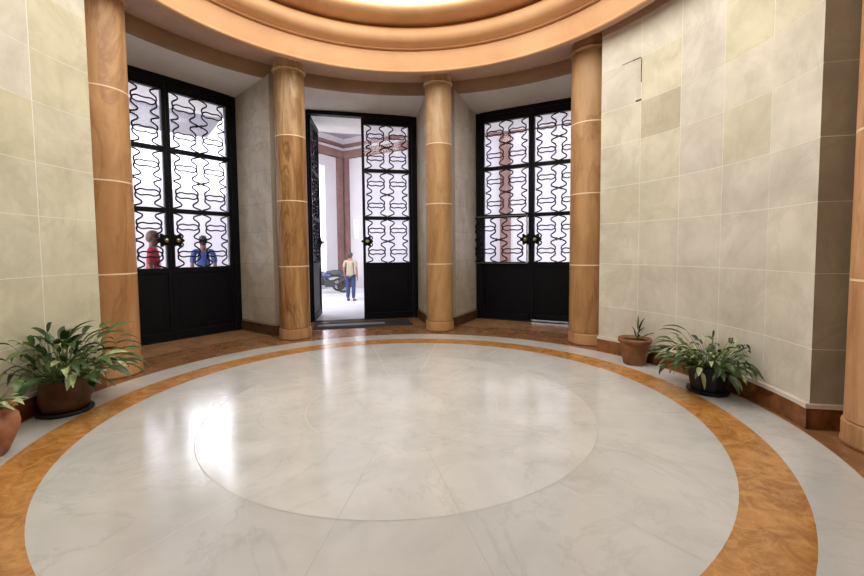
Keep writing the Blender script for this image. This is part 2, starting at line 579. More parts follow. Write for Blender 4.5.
def panel(name, label, inner, niche_side, ang_list, tints, ret_end, niche_at, base_name, base_label):
    """curved tiled wall: body, facing tiles, tiled return at its end"""
    a0, a1 = ang_list[0], ang_list[-1]
    sgn = 1 if a1 > a0 else -1
    mb = MB()
    arc = arcpts(3.24, a0, a1, 40)
    far = arcpts(6.0, niche_at + sgn * 13.5, a1 + sgn * 2, 24)
    poly = [nic(niche_at, RN, sgn * HW), nic(niche_at, 5.15, sgn * HW)] + far + [pol(3.62, a1)] + arc[::-1] + [pol(3.62, a0)]
    # split the body into convex pieces
    mb.prism([nic(niche_at, RN, sgn * HW), nic(niche_at, 5.15, sgn * HW), far[0], pol(3.91, a0)], 0, 4.40, 0)
    n = 24
    for k in range(n):
        b0 = a0 + (a1 - a0) * k / n; b1 = a0 + (a1 - a0) * (k + 1) / n
        f0, f1 = niche_at + sgn * 13.5 + (a1 + sgn * 2 - niche_at - sgn * 13.5) * k / n, 0
        mb.prism([pol(3.24, b0), pol(3.24, b1), pol(6.0, b1), pol(6.0, b0)], 0, 4.285, 0)
    mb.prism([pol(3.91, a0), far[0], pol(6.0, a0)], 0, 4.285, 0)
    reveal_tiles(mb, niche_at, sgn, RN, REND, 3)
    for k in range(40):
        b0 = a0 + (a1 - a0) * k / 40; b1 = a0 + (a1 - a0) * (k + 1) / 40
        mb.prism([pol(3.226, b0), pol(3.226, b1), pol(3.30, b1), pol(3.30, b0)], 4.224, 4.405, 4)
    g = 0.12 if sgn > 0 else 0.22
    for c in range(len(ang_list) - 1):
        for i in range(len(ROWS) - 1):
            b0, b1 = ang_list[c] + sgn * g * 0.5, ang_list[c + 1] - sgn * g * 0.5
            if c == 0: b0 = a0
            if c == len(ang_list) - 2: b1 = a1
            z0, z1 = ROWS[i] + 0.003, ROWS[i + 1] - 0.003
            ti = tints(c, i)
            for k in range(6):
                e0 = b0 + (b1 - b0) * k / 6; e1 = b0 + (b1 - b0) * (k + 1) / 6
                p = [pol(3.24, e0, z0), pol(3.24, e1, z0), pol(3.24, e1, z1), pol(3.24, e0, z1)]
                q = [pol(3.2385, e0, z0), pol(3.2385, e1, z0), pol(3.2385, e1, z1), pol(3.2385, e0, z1)]
                mb.hexa(p, q, 1, ti)
    if sgn > 0:
        for (e0, e1, z0, z1) in ((60.6, 62.7, 3.746, 3.762), (62.66, 62.9, 3.45, 3.74), (61.5, 62.9, 3.228, 3.252), (58.0, 60.6, 3.752, 3.760)):
            p = [pol(3.24, e0, z0), pol(3.24, e1, z0), pol(3.24, e1, z1), pol(3.24, e0, z1)]
            q = [pol(3.2378, e0, z0), pol(3.2378, e1, z0), pol(3.2378, e1, z1), pol(3.2378, e0, z1)]
            mb.hexa(p, q, 2)
    # return at the far end
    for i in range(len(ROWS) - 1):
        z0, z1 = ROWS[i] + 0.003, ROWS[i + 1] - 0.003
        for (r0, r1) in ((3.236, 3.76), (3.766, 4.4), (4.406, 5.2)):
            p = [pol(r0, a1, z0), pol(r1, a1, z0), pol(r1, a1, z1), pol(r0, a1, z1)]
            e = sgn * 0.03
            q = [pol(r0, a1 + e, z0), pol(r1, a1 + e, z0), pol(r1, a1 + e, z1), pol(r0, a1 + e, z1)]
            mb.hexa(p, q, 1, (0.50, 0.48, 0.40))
    o = mb.build(name, [M['grout'], M['tile'], M['dark_base'], M['grey_tile'], M['plaster_soffit']])
    tag(o, label, 'wall', kind='structure')
    # baseboard
    mb = MB()
    n = 40
    for (ri, z0, z1, m) in ((3.205, 0, 0.165, 0), (3.198, 0.165, 0.198, 1)):
        for k in range(n):
            b0 = a0 + (a1 + sgn * 0.3 - a0) * k / n; b1 = a0 + (a1 + sgn * 0.3 - a0) * (k + 1) / n
            mb.hexa([pol(ri, b0, z0), pol(ri, b1, z0), pol(3.234, b1, z0), pol(3.234, b0, z0)],
                    [pol(ri, b0, z1), pol(ri, b1, z1), pol(3.234, b1, z1), pol(3.234, b0, z1)], m)
        e0, e1 = a1 + sgn * 0.1, a1 + sgn * (0.30 if m == 0 else 0.38)
        mb.hexa([pol(ri, e0, z0), pol(ri, e1, z0), pol(5.2, e1, z0), pol(5.2, e0, z0)],
                [pol(ri, e0, z1), pol(ri, e1, z1), pol(5.2, e1, z1), pol(5.2, e0, z1)], m)
    o = mb.build(base_name, [M['base_marble'], M['fillet']])
    tag(o, base_label, 'baseboard', kind='structure')


rngR = random.Random(5)


def tints_right(c, i):
    sp = {(1, 5): DARK, (3, 6): GREEN, (3, 7): GREEN, (4, 6): (0.95, 0.93, 0.80), (4, 7): GREEN, (0, 6): GREY, (1, 6): (0.97, 0.95, 0.82),
          (2, 4): LILAC, (3, 4): (0.91, 0.89, 0.78), (0, 5): BEIGE, (0, 4): BEIGE, (1, 4): (0.92, 0.90, 0.80), (0, 3): (0.93, 0.91, 0.80), (1, 3): (0.92, 0.9, 0.8),
          (0, 7): PALE, (1, 7): PALE, (2, 7): PALE, (2, 6): (0.96, 0.95, 0.93), (2, 5): (0.96, 0.95, 0.93), (3, 5): (0.98, 0.96, 0.90), (4, 4): PALE}
    if (c, i) in sp: return sp[(c, i)]
    return rngR.choice([GREY, (0.95, 0.93, 0.88), (0.91, 0.89, 0.84)])


rngL = random.Random(11)


def tints_left(c, i):
    sp = {(0, 6): GREEN, (0, 5): GREEN, (0, 4): (0.93, 0.92, 0.80), (0, 7): (0.97, 0.97, 0.90), (1, 5): PALE, (1, 4): GREEN, (1, 6): (0.95, 0.95, 0.88)}
    if (c, i) in sp: return sp[(c, i)]
    return rngL.choice([(0.93, 0.94, 0.82), (0.95, 0.95, 0.82), (0.92, 0.92, 0.77)])


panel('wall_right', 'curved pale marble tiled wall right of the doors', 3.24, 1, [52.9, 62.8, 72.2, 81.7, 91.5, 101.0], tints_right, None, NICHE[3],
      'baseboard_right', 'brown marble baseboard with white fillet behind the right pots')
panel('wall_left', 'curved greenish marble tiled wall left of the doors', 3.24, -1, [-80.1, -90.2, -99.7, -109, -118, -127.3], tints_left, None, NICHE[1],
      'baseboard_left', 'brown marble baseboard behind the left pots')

mb = MB()
n = 60
for k in range(n):
    b0 = 101 + (360 - 126 - 103) * k / n; b1 = 101 + (360 - 126 - 103) * (k + 1) / n
    mb.prism([pol(6.0, b0), pol(6.0, b1), pol(6.2, b1), pol(6.2, b0)], 0, 4.29, 0)
o = mb.build('wall_back', M['dim_hall_brown'])
tag(o, 'plain unseen wall behind the viewer, coloured dark for a dim hall', 'wall', kind='structure')

# ------------------------------------------------------------------ columns
def smooth_arc(r_out, r_in, zc, h, n=6):
    return [(r_in + (r_out - r_in) * math.sin(PI * k / n), zc - h / 2 + h * k / n) for k in range(n + 1)]


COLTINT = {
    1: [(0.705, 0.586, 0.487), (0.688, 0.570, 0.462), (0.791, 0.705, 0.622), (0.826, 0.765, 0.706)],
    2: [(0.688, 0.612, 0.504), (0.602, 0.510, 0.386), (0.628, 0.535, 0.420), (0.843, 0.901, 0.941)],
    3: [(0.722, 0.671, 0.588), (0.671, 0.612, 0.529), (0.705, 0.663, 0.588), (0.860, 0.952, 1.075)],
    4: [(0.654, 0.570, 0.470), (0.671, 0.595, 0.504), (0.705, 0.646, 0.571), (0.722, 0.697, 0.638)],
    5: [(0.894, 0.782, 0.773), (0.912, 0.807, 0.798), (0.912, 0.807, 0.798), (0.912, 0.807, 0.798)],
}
COLLAB = {
    1: 'orange marble column between the left wall and the left door',
    2: 'orange marble column with dark streaks beside the open door leaf',
    3: 'round marble column with a pale upper half between middle and right doors',
    4: 'round marble column between the right door and the right tiled wall',
    5: 'salmon marble column cut off by the right edge of the photo',
}


def column(k):
    p = pol(RC if k != 5 else 3.56, COLS[k])
    root = empty('column', p)
    tag(root, COLLAB[k], 'column', 'round marble columns under the cornice', 'thing')
    root.scale = (COLR[k], COLR[k], 1.0)
    ti = COLTINT[k]
    b = MB()
    b.lathe([(0.0, 0.0), (0.252, 0.0), (0.252, 0.03), (0.247, 0.045), (0.247, 0.155), (0.240, 0.172), (0.0, 0.172)], 48, tint=(0.68, 0.60, 0.52))
    ob = b.build('base', M['column'], root)
    s = MB()
    prof_, ms_, ts_ = [], [], []
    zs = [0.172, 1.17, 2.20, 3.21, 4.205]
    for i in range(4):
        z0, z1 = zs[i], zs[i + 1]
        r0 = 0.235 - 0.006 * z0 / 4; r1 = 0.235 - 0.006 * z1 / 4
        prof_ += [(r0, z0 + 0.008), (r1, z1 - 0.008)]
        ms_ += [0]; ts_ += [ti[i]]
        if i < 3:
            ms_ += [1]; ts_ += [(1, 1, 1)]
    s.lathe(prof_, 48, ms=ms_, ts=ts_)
    s.build('shaft', [M['column_streaked' if k == 2 else 'column'], M['mortar']], root)
    c = MB()
    pr = [(0.2285, 4.195), (0.2285, 4.212)] + smooth_arc(0.254, 0.230, 4.238, 0.045) + [(0.232, 4.264), (0.234, 4.275)]
    pr += [(0.234 - 0.045 * (1 - math.cos(PI / 2 * q / 6)), 4.275 + 0.128 * math.sin(PI / 2 * q / 6)) for q in range(1, 7)] + [(0.0, 4.403)]
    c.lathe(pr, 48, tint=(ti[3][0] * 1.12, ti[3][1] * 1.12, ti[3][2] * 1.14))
    c.build('capital', M['column'], root)
    return root


for k in COLS:
    column(k)

# ------------------------------------------------------------------ doors
GZ = [(1.165, 2.035), (2.105, 2.985), (3.055, 3.93)]   # glazing rows
X0, X1 = 0.055, 0.955                                      # glass, measured from the meeting line
LEAF_TOP = 4.06


def grille_mb():
    """wrought iron pattern filling a pane 0.90 x 0.875, centred on the origin, in the xz plane"""
    g = MB()
    W, Hh = X1 - X0, 0.875
    half = [(0.158, 0.0), (0.166, 0.022), (0.172, 0.05), (0.164, 0.08), (0.132, 0.105), (0.098, 0.128), (0.086, 0.150), (0.094, 0.172), (0.130, 0.190), (0.165, 0.202), (0.196, 0.212)]
    r = 0.0128
    for cx in (-W / 4, W / 4):
        for cz in (-Hh / 4, Hh / 4):
            for sx in (-1, 1):
                pts = [(cx + sx * x, 0, cz - z) for x, z in half[::-1]] + [(cx + sx * x, 0, cz + z) for x, z in half[1:]]
                g.tube(pts, r, 6)
            for sz in (-1, 1):
                lip = [(-0.166, 0.006), (-0.140, 0.030), (-0.105, 0.046), (-0.070, 0.046), (-0.035, 0.038), (0.0, 0.036), (0.035, 0.038), (0.070, 0.046), (0.105, 0.046), (0.140, 0.030), (0.166, 0.006)]
                g.tube([(cx + x, 0, cz + sz * z) for x, z in lip], r * 0.9, 6)
    for sx in (-1, 1):
        g.tube([(sx * 0.045, 0, 0.026), (sx * 0.022, 0, 0.010), (0, 0, 0), (sx * 0.022, 0, -0.010), (sx * 0.045, 0, -0.026)], 0.010, 6)
    g.ball((0, 0, 0), 0.018, 0.014, 0.018, 10)
    # anchors to the frame
    for cx in (-W / 4, W / 4):
        for sx in (-1, 1):
            for sz in (-1, 1):
                g.tube([(cx + sx * 0.196, 0, sz * 0.425), (cx + sx * 0.212, 0, sz * 0.440)], r, 6)
    return g


grille_mesh = None
knob_mesh = None


def rosette_mb():
    k = MB()
    n = 40
    front, back = [], []
    for i in range(n):
        a = 2 * PI * i / n
        rr = 0.098 + 0.020 * math.cos(6 * a)
        front.append((rr * math.cos(a), -0.012, rr * math.sin(a)))
        back.append((rr * 1.04 * math.cos(a), 0.0, rr * 1.04 * math.sin(a)))
    k.hexa(back, front)
    n2 = 24
    for (r0, y0, r1, y1) in ((0.075, -0.012, 0.062, -0.024), (0.03, -0.024, 0.026, -0.045)):
        b = [(r0 * math.cos(2 * PI * i / n2), y0, r0 * math.sin(2 * PI * i / n2)) for i in range(n2)]
        t = [(r1 * math.cos(2 * PI * i / n2), y1, r1 * math.sin(2 * PI * i / n2)) for i in range(n2)]
        k.hexa(b, t)
    return k


def make_leaf(parent, side, lift=0.0, angle=0.0, sash=False, lever=False):
    """side +1: leaf right of the meeting line. Local origin at the hinge; x runs towards the hinge side."""
    s = side
    hinge = 1.015
    root = empty('door_leaf', (s * hinge, 0, 0), -s * angle, parent)
    def X(x):          # x measured from the meeting line -> local
        return s * (x - hinge)
    def bx(b, xa, xb, y0, y1, z0, z1):
        u, v = sorted((X(xa), X(xb)))
        b.box(u, v, y0, y1, z0, z1)
    f = MB()
    y0, y1 = -0.04, 0.04
    zb = 0.018 + lift
    bx(f, 0.004, X0, y0, y1, zb, LEAF_TOP)
    bx(f, X1, 1.012, y0, y1, zb, LEAF_TOP)
    bx(f, X0, X1, y0, y1, zb, 0.14)
    bx(f, X0, X1, y0, y1, 1.085, GZ[0][0])
    bx(f, X0, X1, y0, y1, GZ[0][1], GZ[1][0])
    bx(f, X0, X1, y0, y1, GZ[1][1], GZ[2][0])
    bx(f, X0, X1, y0, y1, GZ[2][1], LEAF_TOP)
    f.build('leaf_frame', M['black_metal'], root, bevel=0.004)
    p = MB()
    bx(p, X0, X1, -0.018, 0.018, 0.14, 1.085)
    # raised moulding of the lower panel
    for (xa, xb, za, zb2) in ((0.10, 0.91, 0.20, 0.225), (0.10, 0.91, 1.0, 1.025), (0.10, 0.125, 0.225, 1.0), (0.885, 0.91, 0.225, 1.0)):
        bx(p, xa, xb, -0.026, -0.018, za, zb2)
    p.build('lower_panel', M['black_metal'], root)
    global grille_mesh
    for i, (za, zb2) in enumerate(GZ):
        if sash and i == 0:
            continue
        gp = MB()
        bx(gp, X0, X1, 0.010, 0.016, za, zb2)
        gp.build('glass_pane', M['glass'], root)
        if grille_mesh is None:
            go = grille_mb().build('grille', M['wrought_iron'], root)
            grille_mesh = go.data
        else:
            go = bpy.data.objects.new('grille', grille_mesh); COL.objects.link(go); go.parent = root
        go.location = (X((X0 + X1) / 2), -0.012, (za + zb2) / 2)
    if sash:
        # wide hinged casement hung over the lowest opening
        sa = MB()
        xa, xb, za, zb2 = 0.065, 1.20, 1.135, 2.075
        for (u0, u1, v0, v1) in ((xa, xa + 0.018, za, zb2), (xb - 0.012, xb, za, zb2), (xa, xb, za, za + 0.014), (xa, xb, zb2 - 0.014, zb2)):
            u, v = sorted((X(u0), X(u1)))
            sa.box(u, v, -0.078, -0.048, v0, v1, 0)
        u, v = sorted((X(xa + 0.03), X(xb - 0.02)))
        sa.box(u, v, -0.062, -0.056, za + 0.03, zb2 - 0.03, 1)
        so_ = sa.build('casement', [M['steel'], M['glass']], root)
        so_['label'] = 'hinged casement pane wider than the panes above it'
        go = bpy.data.objects.new('grille', grille_mesh); COL.objects.link(go); go.parent = root
        go.location = (X((xa + xb) / 2), -0.085, (za + zb2) / 2)
        go.scale = (1.22, 1, 1.03)
    ro = rosette_mb().build('rosette', M['black_metal'], root)
    ro.location = (X(0.085), -0.041 if not sash else -0.098, 1.60)
    kb = MB()
    kb.ball((0, 0, 0), 0.036, 0.028, 0.036, 16)
    ko = kb.build('knob', M['brass'], root)
    ko.location = (X(0.085), -0.100 if not sash else -0.157, 1.60)
    if lever:
        lv = MB()
        lv.box(-0.02, 0.02, -0.008, 0.0, -0.13, 0.13)
        lv.tube([(0, -0.004, 0.03), (0, -0.06, 0.03), (s * 0.13, -0.065, 0.03)], 0.011, 8)
        lo_ = lv.build('lever_handle', M['steel'], root)
        lo_.rotation_euler = (0, 0, s * PI / 2)
        lo_.location = (X(-0.0), 0.0, 1.60)
    return root


DOORLAB = {1: 'black iron double door with patterned grilles in the left niche',
           2: 'black iron double door in the middle niche standing half open',
           3: 'black iron double door with patterned grilles in the right niche'}


def door(k):
    a = NICHE[k]
    root = empty('door_%d' % k, nic(a, DR, 0), R_(-a))
    tag(root, DOORLAB[k], 'door', kind='structure')
    f = MB()
    for s in (-1, 1):
        u, v = sorted((s * 1.02, s * 1.124))
        f.box(u, v, -0.05, 0.09, 0.0, 4.13)
    f.box(-1.02, 1.02, -0.05, 0.09, 4.065, 4.145)
    f.box(-1.02, 1.02, -0.04, 0.10, 0.0, 0.012)
    f.build('door_frame', M['black_metal'], root, bevel=0.004)
    make_leaf(root, 1, lift=0.03 if k == 3 else 0.0)
    make_leaf(root, -1, angle=R_(83) if k == 2 else 0.0, sash=(k == 3), lever=(k == 2))
    return root


for k in NICHE:
    door(k)

# ------------------------------------------------------------------ door mat
a = NICHE[2]
m_ = MB()
m_.box(-0.98, 0.86, -0.37, 0.31, 0.0, 0.014, 0)
mo = m_.build('door_mat', M['rubber'], None, bevel=0.004)
mo.location = nic(a, 4.32, 0, 0.001)
mo.rotation_euler = (0, 0, R_(-a))
tag(mo, 'dark flat doormat lying inside the open middle door', 'doormat')
m_ = MB()
m_.box(-0.9, 0.35, -0.16, 0.04, 0.0135, 0.018, 0)
m_.build('ribbed_strip', M['mat_strip'], mo)

# ------------------------------------------------------------------ potted plants
def leaf(mb, base, az, elev, length, width, droop, m, roll=0.0, fold=0.18):
    """one arching lance-shaped leaf"""
    n = 7
    pts = []
    p = Vector(base)
    e = elev
    d_h = Vector((math.sin(az), math.cos(az), 0))
    side = Vector((math.cos(az), -math.sin(az), 0))
    step = length / n
    mid = [p.copy()]
    nrm = []
    for i in range(n):
        d = d_h * math.cos(e) + Vector((0, 0, 1)) * math.sin(e)
        up = -d_h * math.sin(e) + Vector((0, 0, 1)) * math.cos(e)
        nrm.append((up, d))
        p = p + d * step
        mid.append(p.copy())
        e -= droop / n
    nrm.append(nrm[-1])
    vs_, fs = [], []
    for i in range(n + 1):
        t = i / n
        wd = width * 0.5 * (math.sin(PI * min(1, t ** 0.75)) ** 0.9 if 0 < t < 1 else 0.02)
        up, d = nrm[i]
        sd_ = (side * math.cos(roll) + up * math.sin(roll))
        u2 = up * math.cos(roll) - side * math.sin(roll)
        vs_ += [mid[i] - sd_ * wd + u2 * wd * fold * 2, mid[i], mid[i] + sd_ * wd + u2 * wd * fold * 2]
    for i in range(n):
        b = i * 3
        fs += [(b, b + 1, b + 4, b + 3), (b + 1, b + 2, b + 5, b + 4)]
    mb.mesh(vs_, fs, m, smooth=True)


def leafy(root, seed, z0, nst, reach, height, llen, lwid, pale, spread=0.06, dirs=None, arch=(0.7, 1.5), minel=25):
    rng = random.Random(seed)
    fo, st = MB(), MB()
    for i in range(nst):
        az = rng.uniform(0, 2 * PI)
        k = math.sqrt(rng.random())
        el = R_(rng.uniform(minel, 88)) * (1 - 0.35 * k)
        L = rng.uniform(0.45, 1.0) * (height * math.sin(el) + reach * math.cos(el)) * 0.72
        b = Vector((math.sin(az) * spread * rng.random(), math.cos(az) * spread * rng.random(), z0))
        d_h = Vector((math.sin(az), math.cos(az), 0))
        pts = [b]
        e = el
        p = b.copy()
        for q in range(4):
            p = p + (d_h * math.cos(e) + Vector((0, 0, 1)) * math.sin(e)) * (L / 4)
            e -= 0.10
            pts.append(p.copy())
        st.tube(pts, [0.0035, 0.003, 0.003, 0.0025, 0.002], 5)
        m = 2 if rng.random() < pale else (1 if rng.random() < 0.5 else 0)
        leaf(fo, pts[-1], az + rng.uniform(-0.5, 0.5), e + rng.uniform(-0.3, 0.2), llen * rng.uniform(0.7, 1.15), lwid * rng.uniform(0.75, 1.15), rng.uniform(*arch), m, rng.uniform(-0.5, 0.5))
        if rng.random() < 0.6:
            leaf(fo, pts[2], az + rng.uniform(-1.2, 1.2), e + rng.uniform(-0.2, 0.5), llen * rng.uniform(0.6, 0.95), lwid * rng.uniform(0.7, 1.0), rng.uniform(*arch), m, rng.uniform(-0.5, 0.5))
    return fo, st


LEAVES = [M['leaf_dark'], M['leaf_mid'], M['leaf_pale']]

# left: bushy plant in a brown pot
root = empty('potted_plant', pol(3.0, -92.3))
tag(root, 'bushy green plant in a round brown pot beside the left column', 'potted plant')
b = MB()
b.lathe([(0, 0), (0.195, 0), (0.205, 0.012), (0.2, 0.03), (0.165, 0.028), (0, 0.026)], 40)
b.build('saucer', M['black_plastic'], root)
b = MB()
b.lathe([(0, 0.026), (0.150, 0.026), (0.168, 0.045), (0.181, 0.11), (0.182, 0.19), (0.174, 0.25), (0.170, 0.275), (0.176, 0.29), (0.172, 0.30), (0.158, 0.298), (0.156, 0.262), (0, 0.262)], 40)
b.build('pot', M['brown_glaze'], root)
b = MB(); b.lathe([(0, 0.272), (0.156, 0.266)], 24); b.build('soil', M['soil'], root)
EXTRA = [(-0.4 + 0.33 * q, 50 + (q * 17) % 35, 0.26 + 0.03 * (q % 5)) for q in range(19)]
fo, st = leafy(root, 3, 0.26, 105, 0.42, 0.62, 0.22, 0.060, 0.22, 0.11)
for az, el, L in ((-1.95, 35, 0.30), (-1.8, 52, 0.34), (-2.2, 25, 0.26), (-1.6, 40, 0.32), (0.9, 30, 0.32), (1.1, 45, 0.30), (1.3, 22, 0.26), (0.4, 60, 0.34), (-0.8, 65, 0.36), (2.4, 65, 0.36), *EXTRA):
    e = R_(el)
    d = Vector((math.sin(az) * math.cos(e), math.cos(az) * math.cos(e), math.sin(e)))
    p0 = Vector((0, 0, 0.27)); p1 = p0 + d * L
    st.tube([p0, (p0 + p1) / 2 + Vector((0, 0, 0.012)), p1], [0.004, 0.003, 0.002], 5)
    leaf(fo, p1, az, e * 0.8, 0.25, 0.062, 1.2, int(az * 10) % 5 // 3, 0.2)
fo.build('foliage', LEAVES, root, weld=False)
st.build('stems', M['stem'], root, weld=False)

# left edge: bellied terracotta pot
root = empty('potted_plant', pol(2.99, -108.4))
tag(root, 'bellied pale terracotta pot with whitish leaves at the left photo edge', 'potted plant')
b = MB()
b.lathe([(0, 0), (0.105, 0), (0.12, 0.012), (0.150, 0.08), (0.182, 0.16), (0.190, 0.215), (0.182, 0.265), (0.158, 0.300), (0.152, 0.312), (0.172, 0.330), (0.170, 0.342), (0.148, 0.338), (0.138, 0.305), (0, 0.30)], 40)
b.build('pot', M['terracotta_pale'], root)
b = MB(); b.lathe([(0, 0.308), (0.138, 0.303)], 24); b.build('soil', M['soil'], root)
fo, st = leafy(root, 9, 0.30, 12, 0.22, 0.20, 0.17, 0.05, 0.9, 0.05, minel=35)
for az, el in ((1.25, 40), (1.65, 28), (0.9, 35)):
    e = R_(el)
    d = Vector((math.sin(az) * math.cos(e), math.cos(az) * math.cos(e), math.sin(e)))
    p0 = Vector((0, 0, 0.30)); p1 = p0 + d * 0.10
    st.tube([p0, p1], 0.003, 5)
    leaf(fo, p1, az, e * 0.6, 0.17, 0.045, 0.9, 2, 0.1)
fo.build('foliage', LEAVES, root, weld=False)
st.build('stems', M['stem'], root, weld=False)

# right: terracotta pot with a small plant
root = empty('potted_plant', pol(3.01, 65.5))
tag(root, 'terracotta pot with one thin upright sprig against the right wall', 'potted plant')
b = MB()
b.lathe([(0, 0), (0.118, 0), (0.125, 0.01), (0.165, 0.25), (0.170, 0.265), (0.186, 0.27), (0.190, 0.31), (0.182, 0.32), (0.168, 0.315), (0.162, 0.285), (0, 0.282)], 40)
b.build('pot', M['terracotta'], root)
b = MB(); b.lathe([(0, 0.292), (0.162, 0.286)], 24); b.build('soil', M['soil'], root)
fo, st = MB(), MB()
rng = random.Random(4)
for i, (az, el, L) in enumerate(((2.6, 80, 0.22), (0.6, 72, 0.24), (4.2, 66, 0.16), (1.5, 60, 0.15), (2.0, 35, 0.16), (1.7, 28, 0.22), (1.3, 22, 0.20))):
    e = R_(el)
    d = Vector((math.sin(az) * math.cos(e), math.cos(az) * math.cos(e), math.sin(e)))
    p0 = Vector((0.03, 0, 0.285)); p1 = p0 + d * L * 0.5
    st.tube([p0, p1], [0.004, 0.0025], 5)
    leaf(fo, p1, az, e, L * 0.9, 0.026, 0.5, rng.choice((0, 0, 1)), 0.5)
    leaf(fo, p0 + d * L * 0.3, az + 2.2, e * 0.8, L * 0.7, 0.022, 0.5, 0, 0.3)
fo.build('foliage', LEAVES, root, weld=False)
st.build('stems', M['stem'], root, weld=False)

# right: variegated plant in a black faceted pot
root = empty('potted_plant', pol(2.97, 85.5))
root.scale = (1.1, 1.1, 1.1)
tag(root, 'spreading variegated plant in a black faceted plastic pot', 'potted plant')
b = MB()
def hexring(r, z, n=8, off=0.2):
    return [(r * math.sin(2 * PI * k / n + off), r * math.cos(2 * PI * k / n + off), z) for k in range(n)]
rings_ = [(0.135, 0.022), (0.168, 0.205), (0.182, 0.206), (0.184, 0.236), (0.168, 0.236), (0.164, 0.20)]
vs_, fs_ = [], []
for r, z in rings_: vs_ += hexring(r, z)
for i in range(len(rings_) - 1):
    for k in range(8):
        j = (k + 1) % 8
        fs_.append((i * 8 + k, i * 8 + j, (i + 1) * 8 + j, (i + 1) * 8 + k))
fs_.append(tuple(reversed(range(8)))); fs_.append(tuple(range(40, 48)))
b.mesh(vs_, fs_)
b.build('pot', M['black_plastic'], root, bevel=0.003)
b = MB()
b.hexa(hexring(0.150, 0.0), hexring(0.176, 0.028))
b.build('saucer', M['black_plastic'], root)
b = MB(); b.lathe([(0, 0.214), (0.150, 0.206)], 24); b.build('soil', M['soil'], root)
fo, st = leafy(root, 21, 0.20, 130, 0.34, 0.42, 0.15, 0.040, 0.42, 0.10, minel=15)
for az, el, L in ((1.95, 30, 0.46), (1.9, 38, 0.34), (1.6, 48, 0.32), (2.1, 25, 0.26), (2.3, 12, 0.22), (-1.2, 40, 0.30), (-1.5, 30, 0.36), (-1.0, 55, 0.34), (-1.7, 20, 0.30), (-1.3, 62, 0.36)):
    e = R_(el)
    d = Vector((math.sin(az) * math.cos(e), math.cos(az) * math.cos(e), math.sin(e)))
    p0 = Vector((0, 0, 0.21)); p1 = p0 + d * L
    st.tube([p0, (p0 + p1) / 2 + Vector((0, 0, 0.012)), p1], [0.004, 0.003, 0.002], 5)
    leaf(fo, p1, az, e * 0.6, 0.22, 0.040, 1.1, 0, 0.2)
fo.build('foliage', LEAVES, root, weld=False)
st.build('stems', M['stem'], root, weld=False)

# leaves that reach the curved wall bend along it
bpy.context.view_layer.update()
for o in list(COL.objects):
    if o.type == 'MESH' and o.name.split('.')[0] in ('foliage', 'stems'):
        mw = o.matrix_world.copy(); inv = mw.inverted()
        for v in o.data.vertices:
            p = mw @ v.co
            d = Vector((p.x - CX, p.y - CY, 0))
            if d.length > 3.08:
                rr = 3.08 + 0.1 * (1 - math.exp(-(d.length - 3.08) / 0.1))
                q = d * (rr / d.length)
                v.co = inv @ Vector((CX + q.x, CY + q.y, p.z))

# ------------------------------------------------------------------ outside: porch, courtyard, its corner
GZ0 = -0.35
mb = MB()
n = 60
for (ra, rb, z0, z1) in ((4.97, 7.45, -0.6, -0.002), (7.45, 7.80, -0.6, -0.175)):
    for k in range(n):
        b0 = -88 + 150 * k / n; b1 = -88 + 150 * (k + 1) / n
        if ra < 6:
            mb.prism([pol(6.3 if False else ra, b0), pol(ra, b1), pol(rb, b1), pol(rb, b0)], z0, z1 - 0.004)
        else:
            mb.prism([pol(ra, b0), pol(ra, b1), pol(rb, b1), pol(rb, b0)], z0, z1)
po = mb.build('trim_1', M['pave'])
tag(po, 'pale stone porch outside the doors', 'porch', kind='structure')

CO = Vector((-4.3, 20.7, 0))
DL = Vector((-0.51, -0.86, 0)).normalized()
DRt = Vector((0.86, -0.51, 0)).normalized()
NL = Vector((DL.y, -DL.x, 0))          # out of the courtyard, behind the left wall
if NL.dot(Vector((1, -0.5, 0))) > 0: NL = -NL
NR = Vector((DRt.y, -DRt.x, 0))
if NR.dot(Vector((0, -1, 0))) > 0: NR = -NR

mb = MB()
q = [CO + DL * 26 + DRt * 26, CO + DL * 26 - DRt * 1, CO - DL * 1 - DRt * 1, CO - DL * 1 + DRt * 26]
mb.prism([(p.x, p.y) for p in q], GZ0 - 0.3, GZ0)
o = mb.build('floor_courtyard', M['pave'])
tag(o, 'pale paved courtyard ground outside the middle door', 'ground', kind='structure')


def wallbox(mb, org, d, nrm, s0, s1, t0, t1, z0, z1, m=0):
    p = [org + d * s0 + nrm * t0, org + d * s1 + nrm * t0, org + d * s1 + nrm * t1, org + d * s0 + nrm * t1]
    mb.prism([(v.x, v.y) for v in p], z0, z1, m)


ZT = 6.9
mb = MB()
for k in range(24):
    b0 = -84 + 47 * k / 24; b1 = -84 + 47 * (k + 1) / 24
    mb.prism([pol(5.2, b0), pol(5.2, b1), pol(9.6, b1), pol(9.6, b0)], 4.5, 4.68)
o = mb.build('added_porch_canopy', M['outer_wall'])  # added slab that blocks steep sky reflections on the hall floor
tag(o, 'pale flat slab added above the left porch to cut sky reflections', 'canopy', kind='structure')
